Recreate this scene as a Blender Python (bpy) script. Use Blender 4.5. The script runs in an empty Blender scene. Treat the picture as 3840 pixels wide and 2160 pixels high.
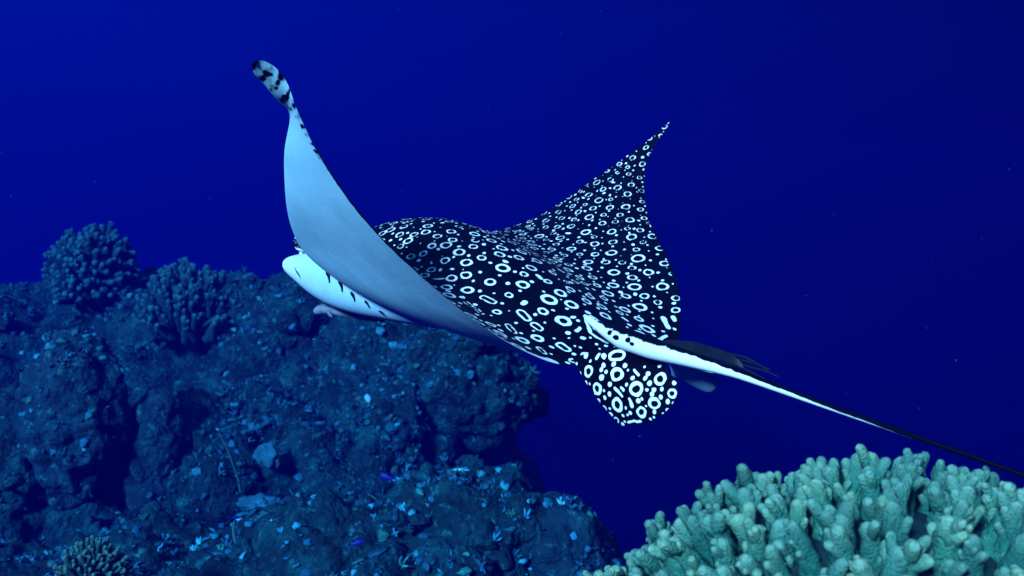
import bpy, math, random
import numpy as np
from mathutils import Vector, Matrix, noise, kdtree
random.seed(7)
rng = np.random.default_rng(7)
scene = bpy.context.scene
COL = scene.collection

# ------------------------------------------------------------------ camera
cam_data = bpy.data.cameras.new('camera')
cam_data.lens = 35.0
cam_data.sensor_width = 36.0
cam_data.clip_start = 0.05
cam_data.clip_end = 300.0
cam_data.dof.use_dof = True
cam_data.dof.focus_distance = 2.1
cam_data.dof.aperture_fstop = 6.3
camera = bpy.data.objects.new('camera', cam_data)
camera.rotation_euler = (math.radians(90), 0, 0)
COL.objects.link(camera)
scene.camera = camera

# ------------------------------------------------------------------ open water all round (world)
world = bpy.data.worlds.new('World')
scene.world = world
world.use_nodes = True
wn, wl = world.node_tree.nodes, world.node_tree.links
wn.clear()
w_out = wn.new('ShaderNodeOutputWorld')
w_bg = wn.new('ShaderNodeBackground')
w_tc = wn.new('ShaderNodeTexCoord')
w_sep = wn.new('ShaderNodeSeparateXYZ')
w_map = wn.new('ShaderNodeMapRange')
w_map.inputs['From Min'].default_value = -1.0
w_map.inputs['From Max'].default_value = 1.0
w_ramp = wn.new('ShaderNodeValToRGB')
cr = w_ramp.color_ramp
cr.interpolation = 'EASE'
cr.elements[0].position = 0.0
cr.elements[0].color = (0.0, 0.0004, 0.03, 1)
cr.elements[1].position = 1.0
cr.elements[1].color = (0.14, 0.70, 1.1, 1)
for pos, c in ((0.36, (0.0, 0.002, 0.09, 1)), (0.5, (0.0, 0.004, 0.17, 1)), (0.64, (0.0, 0.0065, 0.26, 1)), (0.8, (0.012, 0.12, 0.62, 1))):
    e = cr.elements.new(pos)
    e.color = c
w_side = wn.new('ShaderNodeMapRange')          # the sunward side of the water is a little brighter
w_side.inputs['From Min'].default_value = -0.5
w_side.inputs['From Max'].default_value = 0.5
w_side.inputs['To Min'].default_value = 1.35
w_side.inputs['To Max'].default_value = 0.38
w_mul = wn.new('ShaderNodeMixRGB')
w_mul.blend_type = 'MULTIPLY'
w_mul.inputs['Fac'].default_value = 1.0
wl.new(w_tc.outputs['Generated'], w_sep.inputs[0])
wl.new(w_sep.outputs['Z'], w_map.inputs['Value'])
wl.new(w_map.outputs[0], w_ramp.inputs[0])
wl.new(w_sep.outputs['X'], w_side.inputs['Value'])
wl.new(w_ramp.outputs[0], w_mul.inputs['Color1'])
wl.new(w_side.outputs[0], w_mul.inputs['Color2'])
wl.new(w_mul.outputs[0], w_bg.inputs['Color'])
w_bg.inputs['Strength'].default_value = 0.42
wl.new(w_bg.outputs[0], w_out.inputs['Surface'])

# ------------------------------------------------------------------ sun, filtered by the water above
sun_data = bpy.data.lights.new('sun', 'SUN')
sun_data.energy = 5.0
sun_data.color = (0.50, 0.82, 1.0)
sun_data.angle = math.radians(8)
sun = bpy.data.objects.new('sun', sun_data)
SUN = Vector((-0.40, -0.83, 0.39)).normalized()
sun.rotation_euler = SUN.to_track_quat('Z', 'Y').to_euler()
COL.objects.link(sun)

vs = scene.view_settings
vs.view_transform = 'Standard'
vs.look = 'None'
vs.exposure = 1.35
vs.gamma = 1.0
scene.cycles.use_denoising = True
scene.cycles.volume_bounces = 1
scene.cycles.max_bounces = 6

# ------------------------------------------------------------------ helpers
def tag(o, label=None, cat=None, group=None, kind=None):
    if label: o['label'] = label
    if cat: o['category'] = cat
    if group: o['group'] = group
    if kind: o['kind'] = kind
    return o

def empty(name, loc):
    o = bpy.data.objects.new(name, None)
    o.empty_display_size = 0.05
    o.location = loc
    COL.objects.link(o)
    return o

def mesh_data(name, verts, faces, mat=None, smooth=True, attrs=None):
    me = bpy.data.meshes.new(name)
    verts = np.asarray(verts, dtype=np.float64)
    me.from_pydata(verts.tolist(), [], faces.tolist() if isinstance(faces, np.ndarray) else faces)
    if smooth:
        me.polygons.foreach_set('use_smooth', np.ones(len(me.polygons), dtype=bool))
    if mat: me.materials.append(mat)
    for k, v in (attrs or {}).items():
        v = np.asarray(v, dtype=np.float32)
        if v.ndim == 1:
            a = me.attributes.new(k, 'FLOAT', 'POINT')
            a.data.foreach_set('value', v)
        else:
            a = me.attributes.new(k, 'FLOAT_COLOR', 'POINT')
            a.data.foreach_set('color', np.concatenate([v, np.ones((len(v), 1), np.float32)], 1).ravel())
    me.update()
    return me

def world_loc(o):
    p = Vector(o.location)
    while o.parent:
        o = o.parent
        p += Vector(o.location)
    return p

def obj(name, verts, faces, mat, parent=None, smooth=True, attrs=None, origin=None):
    """verts in world metres; the object's own origin is the parent's, or the given one"""
    base = np.array(world_loc(parent)) if parent else np.zeros(3)
    org = np.array(origin) if origin is not None else base
    me = mesh_data(name, np.asarray(verts) - org, faces, mat, smooth, attrs)
    o = bpy.data.objects.new(name, me)
    if parent: o.parent = parent
    o.location = org - base
    COL.objects.link(o)
    return o

def grid_faces(nu, nv, off=0, flip=False, wrap_u=False):
    iu = np.arange(nu if wrap_u else nu - 1)
    iv = np.arange(nv - 1)
    a, b = np.meshgrid(iu, iv, indexing='ij')
    a2 = (a + 1) % nu
    q = np.stack([a * nv + b, a2 * nv + b, a2 * nv + b + 1, a * nv + b + 1], -1).reshape(-1, 4) + off
    return q[:, ::-1] if flip else q

def tube(path, rad, seg=10, cap=True):
    """swept tube; rad may be scalars or (height, width) pairs -> verts, faces"""
    P = np.asarray(path, float)
    n = len(P)
    T = np.gradient(P, axis=0)
    T /= np.linalg.norm(T, axis=1, keepdims=True) + 1e-12
    up = np.array([0, 0, 1.0])
    if abs(T[:, 2]).mean() > 0.8: up = np.array([0, 1.0, 0])
    S = np.cross(T, up); S /= np.linalg.norm(S, axis=1, keepdims=True) + 1e-12
    U = np.cross(S, T)
    rad = np.asarray(rad, float)
    rh, rw = (rad, rad) if rad.ndim == 1 else (rad[:, 0], rad[:, 1])
    th = np.linspace(0, 2 * np.pi, seg, endpoint=False)
    V = P[:, None] + S[:, None] * (np.cos(th)[None, :, None] * rw[:, None, None]) + U[:, None] * (np.sin(th)[None, :, None] * rh[:, None, None])
    V = V.reshape(-1, 3)
    i, j = np.meshgrid(np.arange(n - 1), np.arange(seg), indexing='ij')
    j2 = (j + 1) % seg
    F = np.stack([i * seg + j, (i + 1) * seg + j, (i + 1) * seg + j2, i * seg + j2], -1).reshape(-1, 4).tolist()
    if cap:
        F.append(list(range(seg)))
        F.append(list(range((n - 1) * seg, n * seg))[::-1])
    return V, F

def join(parts):
    V, F, off = [], [], 0
    for v, f in parts:
        v = np.asarray(v)
        V.append(v)
        F += [[k + off for k in q] for q in f]
        off += len(v)
    return np.concatenate(V), F

_ico = {}
def ico(sub):
    if sub not in _ico:
        t = (1 + 5 ** .5) / 2
        v = [(-1, t, 0), (1, t, 0), (-1, -t, 0), (1, -t, 0), (0, -1, t), (0, 1, t), (0, -1, -t), (0, 1, -t), (t, 0, -1), (t, 0, 1), (-t, 0, -1), (-t, 0, 1)]
        f = [(0, 11, 5), (0, 5, 1), (0, 1, 7), (0, 7, 10), (0, 10, 11), (1, 5, 9), (5, 11, 4), (11, 10, 2), (10, 7, 6), (7, 1, 8), (3, 9, 4), (3, 4, 2), (3, 2, 6), (3, 6, 8), (3, 8, 9), (4, 9, 5), (2, 4, 11), (6, 2, 10), (8, 6, 7), (9, 8, 1)]
        v = [np.array(p) / np.linalg.norm(p) for p in v]
        for _ in range(sub):
            mid, nf = {}, []
            def m(a, b):
                k = (min(a, b), max(a, b))
                if k not in mid:
                    p = v[a] + v[b]
                    v.append(p / np.linalg.norm(p))
                    mid[k] = len(v) - 1
                return mid[k]
            for a, b, c in f:
                x, y, z = m(a, b), m(b, c), m(c, a)
                nf += [(a, x, z), (b, y, x), (c, z, y), (x, y, z)]
            f = nf
        _ico[sub] = (np.array(v), np.array(f))
    return _ico[sub]

def fbm(P, scale, octs=4, off=0.0):
    o = Vector((off, off * 1.7, -off))
    return np.array([noise.fractal(Vector(p) * scale + o, 0.9, 2.1, octs) for p in P.tolist()])

def vor(P, scale, off=0.0):
    o = Vector((off, -off, off * .6))
    return np.array([noise.voronoi(Vector(p) * scale + o)[0][0] for p in P.tolist()])

# ------------------------------------------------------------------ materials
def new_mat(name):
    m = bpy.data.materials.new(name)
    m.use_nodes = True
    nt = m.node_tree
    return m, nt.nodes, nt.links, nt.nodes['Principled BSDF']

def ramp(n, stops):
    r = n.new('ShaderNodeValToRGB')
    e = r.color_ramp.elements
    e[0].position, e[0].color = stops[0][0], (*stops[0][1], 1)
    e[1].position, e[1].color = stops[-1][0], (*stops[-1][1], 1)
    for p, c in stops[1:-1]:
        k = e.new(p)
        k.color = (*c, 1)
    return r

def rough_mat(name, stops, scale=30, bump=0.4, rough=0.8, attr=None, dist=0.01, tip=None, speck=None, vary=False):
    """mottled growth: noise colour, optional per-piece tint attribute, fine relief"""
    m, n, l, b = new_mat(name)
    tc = n.new('ShaderNodeTexCoord')
    nz = n.new('ShaderNodeTexNoise')
    nz.inputs['Scale'].default_value = scale
    nz.inputs['Detail'].default_value = 6
    nz.inputs['Roughness'].default_value = 0.65
    l.new(tc.outputs['Object'], nz.inputs['Vector'])
    r = ramp(n, stops)
    l.new(nz.outputs['Fac'], r.inputs[0])
    col = r.outputs[0]
    if speck:                                    # small pale speckles that put highlights into the colour
        ns_ = n.new('ShaderNodeTexNoise')
        ns_.inputs['Scale'].default_value = 17
        ns_.inputs['Detail'].default_value = 9
        ns_.inputs['Roughness'].default_value = 0.72
        l.new(tc.outputs['Object'], ns_.inputs['Vector'])
        ms = n.new('ShaderNodeMapRange')
        ms.inputs['From Min'].default_value = 0.56
        ms.inputs['From Max'].default_value = 0.66
        l.new(ns_.outputs['Fac'], ms.inputs['Value'])
        mk = n.new('ShaderNodeMixRGB')
        l.new(ms.outputs[0], mk.inputs['Fac'])
        l.new(col, mk.inputs['Color1'])
        mk.inputs['Color2'].default_value = (*speck, 1)
        col = mk.outputs[0]
    if attr:
        a = n.new('ShaderNodeAttribute')
        a.attribute_name = attr
        mx = n.new('ShaderNodeMixRGB')
        mx.blend_type = 'MULTIPLY'
        mx.inputs['Fac'].default_value = 1
        l.new(col, mx.inputs['Color1'])
        l.new(a.outputs['Color'], mx.inputs['Color2'])
        col = mx.outputs[0]
    if tip:
        a = n.new('ShaderNodeAttribute')
        a.attribute_name = 'tip'
        mx = n.new('ShaderNodeMixRGB')
        l.new(a.outputs['Fac'], mx.inputs['Fac'])
        l.new(col, mx.inputs['Color1'])
        mx.inputs['Color2'].default_value = (*tip, 1)
        col = mx.outputs[0]
    if vary:                                     # every branch a little different
        oi = n.new('ShaderNodeObjectInfo')
        rv_ = ramp(n, [(0.0, (0.62, 0.72, 0.70)), (0.5, (0.9, 1.0, 1.0)), (1.0, (1.35, 1.15, 1.0))])
        l.new(oi.outputs['Random'], rv_.inputs[0])
        mv = n.new('ShaderNodeMixRGB')
        mv.blend_type = 'MULTIPLY'
        mv.inputs['Fac'].default_value = 1
        l.new(col, mv.inputs['Color1'])
        l.new(rv_.outputs[0], mv.inputs['Color2'])
        col = mv.outputs[0]
    l.new(col, b.inputs['Base Color'])
    b.inputs['Roughness'].default_value = rough
    b.inputs['Specular IOR Level'].default_value = 0.15
    nz2 = n.new('ShaderNodeTexNoise')
    nz2.inputs['Scale'].default_value = scale * 5
    nz2.inputs['Detail'].default_value = 5
    l.new(tc.outputs['Object'], nz2.inputs['Vector'])
    bp = n.new('ShaderNodeBump')
    bp.inputs['Strength'].default_value = bump
    bp.inputs['Distance'].default_value = dist
    l.new(nz2.outputs['Fac'], bp.inputs['Height'])
    l.new(bp.outputs[0], b.inputs['Normal'])
    return m

def skin_mat():
    """dark upper skin with white marks (attribute 'mark' > 0, in millimetres), pale belly (attribute 'belly')"""
    m, n, l, b = new_mat('ray_skin')
    a = n.new('ShaderNodeAttribute'); a.attribute_name = 'mark'
    tc = n.new('ShaderNodeTexCoord')
    nz = n.new('ShaderNodeTexNoise')
    nz.inputs['Scale'].default_value = 75
    nz.inputs['Detail'].default_value = 2
    l.new(tc.outputs['Object'], nz.inputs['Vector'])
    sub = n.new('ShaderNodeMath'); sub.operation = 'SUBTRACT'; sub.inputs[1].default_value = 0.5
    l.new(nz.outputs['Fac'], sub.inputs[0])
    mul = n.new('ShaderNodeMath'); mul.operation = 'MULTIPLY_ADD'; mul.inputs[1].default_value = 3.5
    l.new(sub.outputs[0], mul.inputs[0])
    l.new(a.outputs['Fac'], mul.inputs[2])
    mr = n.new('ShaderNodeMapRange')
    mr.inputs['From Min'].default_value = -0.45
    mr.inputs['From Max'].default_value = 0.45
    l.new(mul.outputs[0], mr.inputs['Value'])
    # dark skin
    nd = n.new('ShaderNodeTexNoise'); nd.inputs['Scale'].default_value = 9; nd.inputs['Detail'].default_value = 7
    l.new(tc.outputs['Object'], nd.inputs['Vector'])
    rd = ramp(n, [(0.3, (0.0004, 0.0006, 0.0014)), (0.7, (0.0016, 0.0025, 0.005))])
    l.new(nd.outputs['Fac'], rd.inputs[0])
    # white belly, faintly mottled, with the water's blue light put into its colour
    nb = n.new('ShaderNodeTexNoise'); nb.inputs['Scale'].default_value = 5; nb.inputs['Detail'].default_value = 9; nb.inputs['Roughness'].default_value = 0.7
    l.new(tc.outputs['Object'], nb.inputs['Vector'])
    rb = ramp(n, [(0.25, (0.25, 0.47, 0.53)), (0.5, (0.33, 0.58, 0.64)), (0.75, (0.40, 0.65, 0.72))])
    l.new(nb.outputs['Fac'], rb.inputs[0])
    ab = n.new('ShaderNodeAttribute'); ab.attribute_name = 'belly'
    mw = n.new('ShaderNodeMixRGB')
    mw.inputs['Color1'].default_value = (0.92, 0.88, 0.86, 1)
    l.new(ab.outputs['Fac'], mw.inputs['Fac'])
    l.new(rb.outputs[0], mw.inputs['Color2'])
    mx = n.new('ShaderNodeMixRGB')
    l.new(mr.outputs[0], mx.inputs['Fac'])
    l.new(rd.outputs[0], mx.inputs['Color1'])
    l.new(mw.outputs[0], mx.inputs['Color2'])
    l.new(mx.outputs[0], b.inputs['Base Color'])
    b.inputs['Roughness'].default_value = 0.5
    b.inputs['Specular IOR Level'].default_value = 0.03
    nf = n.new('ShaderNodeTexNoise'); nf.inputs['Scale'].default_value = 160; nf.inputs['Detail'].default_value = 4
    l.new(tc.outputs['Object'], nf.inputs['Vector'])
    bp = n.new('ShaderNodeBump'); bp.inputs['Strength'].default_value = 0.12; bp.inputs['Distance'].default_value = 0.003
    l.new(nf.outputs['Fac'], bp.inputs['Height'])
    ng = n.new('ShaderNodeTexNoise'); ng.inputs['Scale'].default_value = 11; ng.inputs['Detail'].default_value = 5
    l.new(tc.outputs['Object'], ng.inputs['Vector'])
    bp2 = n.new('ShaderNodeBump'); bp2.inputs['Strength'].default_value = 0.10; bp2.inputs['Distance'].default_value = 0.02
    l.new(ng.outputs['Fac'], bp2.inputs['Height'])
    l.new(bp2.outputs[0], bp.inputs['Normal'])
    l.new(bp.outputs[0], b.inputs['Normal'])
    return m

def plain_mat(name, col, rough=0.5, spec=0.3, vary=0.25, scale=40):
    m, n, l, b = new_mat(name)
    tc = n.new('ShaderNodeTexCoord')
    nz = n.new('ShaderNodeTexNoise'); nz.inputs['Scale'].default_value = scale; nz.inputs['Detail'].default_value = 4
    l.new(tc.outputs['Object'], nz.inputs['Vector'])
    c = np.array(col)
    r = ramp(n, [(0.3, tuple(c * (1 - vary))), (0.7, tuple(np.minimum(c * (1 + vary), 1)))])
    l.new(nz.outputs['Fac'], r.inputs[0])
    l.new(r.outputs[0], b.inputs['Base Color'])
    b.inputs['Roughness'].default_value = rough
    b.inputs['Specular IOR Level'].default_value = spec
    return m

M_SKIN = skin_mat()
M_BLACK = plain_mat('black_skin', (0.006, 0.008, 0.014), 0.5, 0.15)
M_SLIT = plain_mat('gill_dark', (0.006, 0.005, 0.008), 0.9, 0.0)
M_EYE = plain_mat('eye_black', (0.004, 0.005, 0.008), 0.15, 0.5)
M_REEF = rough_mat('reef_rock', [(0.25, (0.0006, 0.006, 0.008)), (0.5, (0.002, 0.028, 0.032)), (0.72, (0.006, 0.090, 0.090))], scale=7, bump=1.0, dist=0.05, rough=0.9, speck=(0.016, 0.16, 0.16))
M_GROWTH = rough_mat('reef_growth', [(0.3, (0.35, 0.35, 0.35)), (0.7, (1, 1, 1))], scale=40, bump=0.6, dist=0.01, attr='tint')
M_BOULDER = rough_mat('boulder_coral', [(0.3, (0.001, 0.012, 0.02)), (0.55, (0.004, 0.036, 0.05)), (0.75, (0.012, 0.085, 0.095))], scale=9, bump=1.0, dist=0.03, rough=0.85, speck=(0.02, 0.17, 0.155))
M_FINGER = rough_mat('finger_coral', [(0.25, (0.004, 0.070, 0.048)), (0.5, (0.020, 0.165, 0.112)), (0.75, (0.075, 0.25, 0.155))], scale=60, bump=1.0, dist=0.008, rough=0.75, tip=(0.24, 0.43, 0.29), vary=True)
M_FINGER_BASE = rough_mat('finger_coral_base', [(0.3, (0.003, 0.014, 0.015)), (0.7, (0.010, 0.036, 0.034))], scale=40, bump=0.5)  # kept dark: shade in the gaps between branches put into the colour
M_FAR_FINGER = rough_mat('far_finger_coral', [(0.3, (0.002, 0.024, 0.036)), (0.7, (0.006, 0.052, 0.065))], scale=25, bump=0.5, dist=0.01, tip=(0.015, 0.12, 0.14), vary=True)
M_GREEN_FINGER = rough_mat('green_finger_coral', [(0.3, (0.010, 0.045, 0.034)), (0.7, (0.026, 0.095, 0.066))], scale=25, bump=0.5, dist=0.01, tip=(0.09, 0.22, 0.15))
M_WHIP = plain_mat('sea_whip', (0.03, 0.14, 0.12), 0.8, 0.1)
M_SPONGE = plain_mat('sponge', (0.018, 0.12, 0.15), 0.9, 0.05, 0.35, 18)
M_FISH = plain_mat('blue_fish', (0.004, 0.008, 0.20), 0.5, 0.3)
M_REMORA = plain_mat('remora_skin', (0.15, 0.17, 0.22), 0.5, 0.3, 0.4, 30)

# ------------------------------------------------------------------ the eagle ray: shape data
STATIONS = [  # span position, trailing edge xyz, leading edge xyz (metres)
    (1, (-0.4543, 1.75, 0.3966), (-0.4604, 1.76, 0.3933)),
    (0.988, (-0.4416, 1.755, 0.4013), (-0.4586, 1.775, 0.381)),
    (0.965, (-0.4187, 1.765, 0.3901), (-0.4464, 1.8, 0.3663)),
    (0.93, (-0.3995, 1.78, 0.3608), (-0.4299, 1.84, 0.3443)),
    (0.88, (-0.3846, 1.79, 0.3156), (-0.4234, 1.9, 0.3297)),
    (0.79, (-0.3508, 1.8, 0.2476), (-0.4499, 1.98, 0.2882)),
    (0.71, (-0.3166, 1.81, 0.1926), (-0.4729, 2.07, 0.2435)),
    (0.62, (-0.2747, 1.82, 0.1341), (-0.4945, 2.18, 0.1955)),
    (0.52, (-0.2032, 1.83, 0.0559), (-0.5112, 2.29, 0.1578)),
    (0.42, (-0.1238, 1.845, -0.0173), (-0.5202, 2.39, 0.1265)),
    (0.32, (-0.0433, 1.87, -0.0803), (-0.5208, 2.47, 0.1051)),
    (0.23, (0.0399, 1.92, -0.1292), (-0.5052, 2.54, 0.0938)),
    (0.13, (0.1327, 1.99, -0.153), (-0.4688, 2.62, 0.101)),
    (0, (0.2449, 2.1, -0.1304), (-0.3835, 2.72, 0.1244)),
    (-0.13, (0.3564, 2.22, -0.1272), (-0.2699, 2.84, 0.1412)),
    (-0.23, (0.3962, 2.34, -0.0706), (-0.1367, 2.9, 0.1535)),
    (-0.33, (0.4073, 2.44, -0.0005), (-0.0152, 2.92, 0.1743)),
    (-0.43, (0.4053, 2.55, 0.0657), (0.096, 2.93, 0.2217)),
    (-0.53, (0.3899, 2.66, 0.1323), (0.1667, 2.94, 0.2683)),
    (-0.62, (0.38, 2.75, 0.1894), (0.2286, 2.95, 0.3128)),
    (-0.71, (0.3784, 2.82, 0.2438), (0.292, 2.96, 0.3576)),
    (-0.79, (0.3843, 2.89, 0.3053), (0.3463, 2.97, 0.3968)),
    (-0.88, (0.4014, 2.93, 0.3797), (0.4004, 2.975, 0.4378)),
    (-0.95, (0.4397, 2.96, 0.4462), (0.4475, 2.98, 0.4778)),
    (-1, (0.4864, 2.985, 0.5108), (0.4816, 2.985, 0.506)),
]
KEEL = [  # centre xyz, half height, half width
    ((-0.608, 2.83, 0.0785), 0.008, 0.03),
    ((-0.598, 2.82, 0.0726), 0.022, 0.06),
    ((-0.5716, 2.79, 0.0641), 0.034, 0.078),
    ((-0.5337, 2.75, 0.0544), 0.05, 0.088),
    ((-0.4759, 2.69, 0.0435), 0.078, 0.098),
    ((-0.3755, 2.59, 0.0233), 0.093, 0.11),
    ((-0.2475, 2.45, -0.0171), 0.07, 0.09),
    ((-0.1273, 2.31, -0.065), 0.034, 0.055),
    ((-0.0422, 2.2, -0.0927), 0.008, 0.014),
]
TAIL = [  # centre xyz, half height, half width
    ((0.154, 2.03, -0.0612), 0.005, 0.007),
    ((0.1795, 1.98, -0.0795), 0.011, 0.014),
    ((0.2151, 1.91, -0.0965), 0.021, 0.024),
    ((0.2587, 1.84, -0.1113), 0.02, 0.022),
    ((0.2945, 1.79, -0.1205), 0.0165, 0.018),
    ((0.3399, 1.73, -0.133), 0.0115, 0.012),
    ((0.3838, 1.68, -0.1459), 0.008, 0.0085),
    ((0.455, 1.6, -0.1709), 0.006, 0.006),
    ((0.5463, 1.5, -0.2028), 0.0042, 0.0042),
    ((0.6306, 1.42, -0.2317), 0.0035, 0.0035),
    ((0.6996, 1.36, -0.2561), 0.0032, 0.0032),
    ((0.7642, 1.3, -0.2791), 0.003, 0.003),
    ((0.8684, 1.2, -0.3165), 0.0026, 0.0026),
]
PELVIC_NEAR = ([(0.1208, 1.99, -0.1395), (0.1651, 1.95, -0.125), (0.2162, 1.92, -0.1154), (0.2671, 1.9, -0.1218), (0.2883, 1.88, -0.1355)],
    [(0.2079, 1.9, -0.2629), (0.2392, 1.86, -0.2544), (0.2682, 1.83, -0.2379), (0.2942, 1.81, -0.2064), (0.3014, 1.81, -0.1738)])
PELVIC_FAR = ([(0.299, 2.04, -0.143), (0.3291, 2.0, -0.1482), (0.3595, 1.97, -0.1554), (0.3928, 1.94, -0.1654)],
    [(0.3468, 2.16, -0.1902), (0.3785, 2.12, -0.2053), (0.412, 2.08, -0.2172), (0.4227, 2.02, -0.1876)])
BROW_C = (-0.5778, 2.73, 0.1248)
CRANIUM = (-0.539, 2.8, 0.0945)
DORSAL = [(0.2667, 1.82, -0.1043), (0.2945, 1.79, -0.1069), (0.3299, 1.75, -0.1129), (0.368, 1.7, -0.1232), (0.3918, 1.68, -0.1338)]
REMORA = [(-0.5377, 2.72, -0.0679), (-0.5152, 2.71, -0.0579), (-0.4705, 2.69, -0.0618), (-0.4091, 2.64, -0.0754), (-0.3483, 2.58, -0.084)]
GILLS = [  # centre, outward, downward, half width, half length
    ((-0.4665, 2.5261, 0.0297), (-0.7315, -0.6818, 0.0102), (0.2878, -0.3341, -0.8975), 0.0077, 0.0186),
    ((-0.428, 2.4881, 0.0064), (-0.6967, -0.7118, -0.0895), (0.2986, -0.1775, -0.9377), 0.0076, 0.0178),
    ((-0.3927, 2.4603, -0.0214), (-0.6739, -0.6877, -0.27), (0.393, -0.0496, -0.9182), 0.0067, 0.0131),
    ((-0.3526, 2.4302, -0.0398), (-0.6427, -0.6432, -0.4162), (0.6009, -0.0878, -0.7945), 0.0049, 0.0108),
    ((-0.3138, 2.4082, -0.06), (-0.5617, -0.5098, -0.6516), (0.8173, -0.2206, -0.5324), 0.0041, 0.0088),
]
MOUTH = [[(-0.5836, 2.6729, 0.0564), (-0.5765, 2.6626, 0.0451), (-0.5657, 2.6492, 0.0337), (-0.5606, 2.6443, 0.0249)], [(-0.513, 2.6408, -0.0305), (-0.5206, 2.6497, -0.0269), (-0.5291, 2.656, -0.0222)]]
# skin markings: centre xyz (or both ends xyz of a long one) and radius in metres
BODY_RINGS = [
    (0.303,2.462,0.003,0.0158), (0.371,2.455,0.004,0.0158), (0.396,2.408,-0.024,0.0112), (0.351,2.399,-0.035,0.0101),
    (-0.006,2.181,-0.015,0.0092), (0.056,2.004,-0.122,0.063,1.990,-0.129,0.0076), (0.100,2.048,-0.118,0.110,2.038,-0.125,0.0109), (0.124,2.000,-0.146,0.0093),
    (-0.268,2.552,0.177,0.0108), (-0.216,2.516,0.173,0.0100), (-0.328,2.571,0.167,0.0114), (-0.268,2.469,0.152,0.0099),
    (-0.206,2.447,0.153,0.0130), (-0.147,2.411,0.137,0.0118), (-0.302,2.476,0.145,0.0121), (-0.322,2.475,0.136,0.0110),
    (-0.209,2.412,0.136,0.0118), (-0.238,2.413,0.130,0.0102), (-0.249,2.394,0.114,0.0122), (-0.141,2.366,0.115,0.0110),
    (-0.189,2.350,0.099,0.0109), (-0.155,2.344,0.101,0.0130), (-0.087,2.372,0.113,0.0100), (-0.091,2.340,0.098,0.0119),
    (-0.267,2.387,0.100,0.0095), (-0.208,2.333,0.081,0.0109), (-0.238,2.338,0.074,0.0104), (-0.069,2.297,0.070,0.0117),
    (-0.153,2.293,0.063,0.0117), (-0.104,2.279,0.059,0.0137), (-0.199,1.833,0.051,0.0061), (-0.029,2.322,0.079,0.0129),
    (-0.185,2.274,0.042,0.0106), (-0.104,2.240,0.029,0.0129), (-0.136,2.234,0.022,0.0124), (-0.197,2.250,0.029,0.0115),
    (-0.049,2.217,0.013,0.0128), (-0.145,2.197,0.002,0.0127), (-0.099,2.134,-0.030,-0.087,2.120,-0.038,0.0062), (-0.075,2.112,-0.044,-0.063,2.092,-0.054,0.0061),
    (-0.008,2.070,-0.078,0.003,2.046,-0.090,0.0083), (0.249,2.930,0.310,0.0101), (0.288,2.915,0.317,0.0092), (0.224,2.897,0.271,0.0100),
    (0.249,2.859,0.252,0.0112), (0.305,2.878,0.290,0.0109), (0.276,2.816,0.228,0.0106), (0.331,2.848,0.269,0.0107),
    (0.322,2.804,0.229,0.0115), (0.176,2.885,0.237,0.0082), (0.190,2.848,0.218,0.0107), (0.218,2.806,0.200,0.0119),
    (0.251,2.762,0.180,0.0104), (0.327,2.748,0.188,0.0121), (0.365,2.754,0.193,0.0087), (0.377,2.732,0.178,0.0086),
    (0.134,2.890,0.220,0.0091), (0.143,2.852,0.200,0.0090), (0.097,2.874,0.194,0.0099), (0.095,2.835,0.173,0.0089),
    (0.128,2.816,0.173,0.0097), (0.166,2.795,0.173,0.0105), (0.056,2.850,0.169,0.0081), (0.031,2.820,0.153,0.0098),
    (0.076,2.784,0.145,0.0131), (0.133,2.749,0.139,0.0121), (0.204,2.744,0.154,0.0138), (0.272,2.715,0.154,0.0128),
    (0.321,2.675,0.137,0.0135), (0.377,2.670,0.139,0.0134), (0.222,2.678,0.118,0.0126), (0.262,2.623,0.093,0.0140),
    (0.159,2.672,0.105,0.0126), (0.106,2.670,0.104,0.0109), (0.057,2.696,0.117,0.0110), (0.014,2.738,0.132,0.0103),
    (0.391,2.614,0.104,0.0131), (0.327,2.580,0.077,0.0178), (0.390,2.547,0.063,0.0136), (0.198,2.588,0.068,0.0130),
    (0.119,2.585,0.077,0.0122), (0.141,2.493,0.046,0.0125), (0.201,2.489,0.027,0.0110), (0.259,2.530,0.039,0.0151),
    (0.345,2.516,0.040,0.0135), (0.402,2.500,0.036,0.0086), (0.389,2.367,-0.053,0.0112), (0.231,2.403,-0.013,0.0151),
    (0.304,2.374,-0.045,0.0172), (0.150,2.368,0.015,0.0097), (0.127,2.318,0.014,0.0087), (0.082,2.262,0.015,0.0107),
    (0.134,2.278,-0.003,0.0122), (0.180,2.304,-0.019,0.0123), (0.169,2.255,-0.029,0.0121), (0.045,2.302,0.047,0.0138),
    (0.059,2.470,0.083,0.0085), (0.024,2.222,0.008,0.0147), (-0.021,2.268,0.046,0.0164), (-0.063,2.167,-0.020,-0.042,2.154,-0.030,0.0089),
    (0.082,2.191,-0.026,0.0186), (0.110,2.132,-0.070,0.0174), (0.020,2.131,-0.052,0.032,2.114,-0.065,0.0101), (0.047,2.099,-0.077,0.058,2.089,-0.085,0.0092),
    (0.307,2.262,-0.093,0.0185), (0.248,2.294,-0.057,0.0101)]
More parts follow.
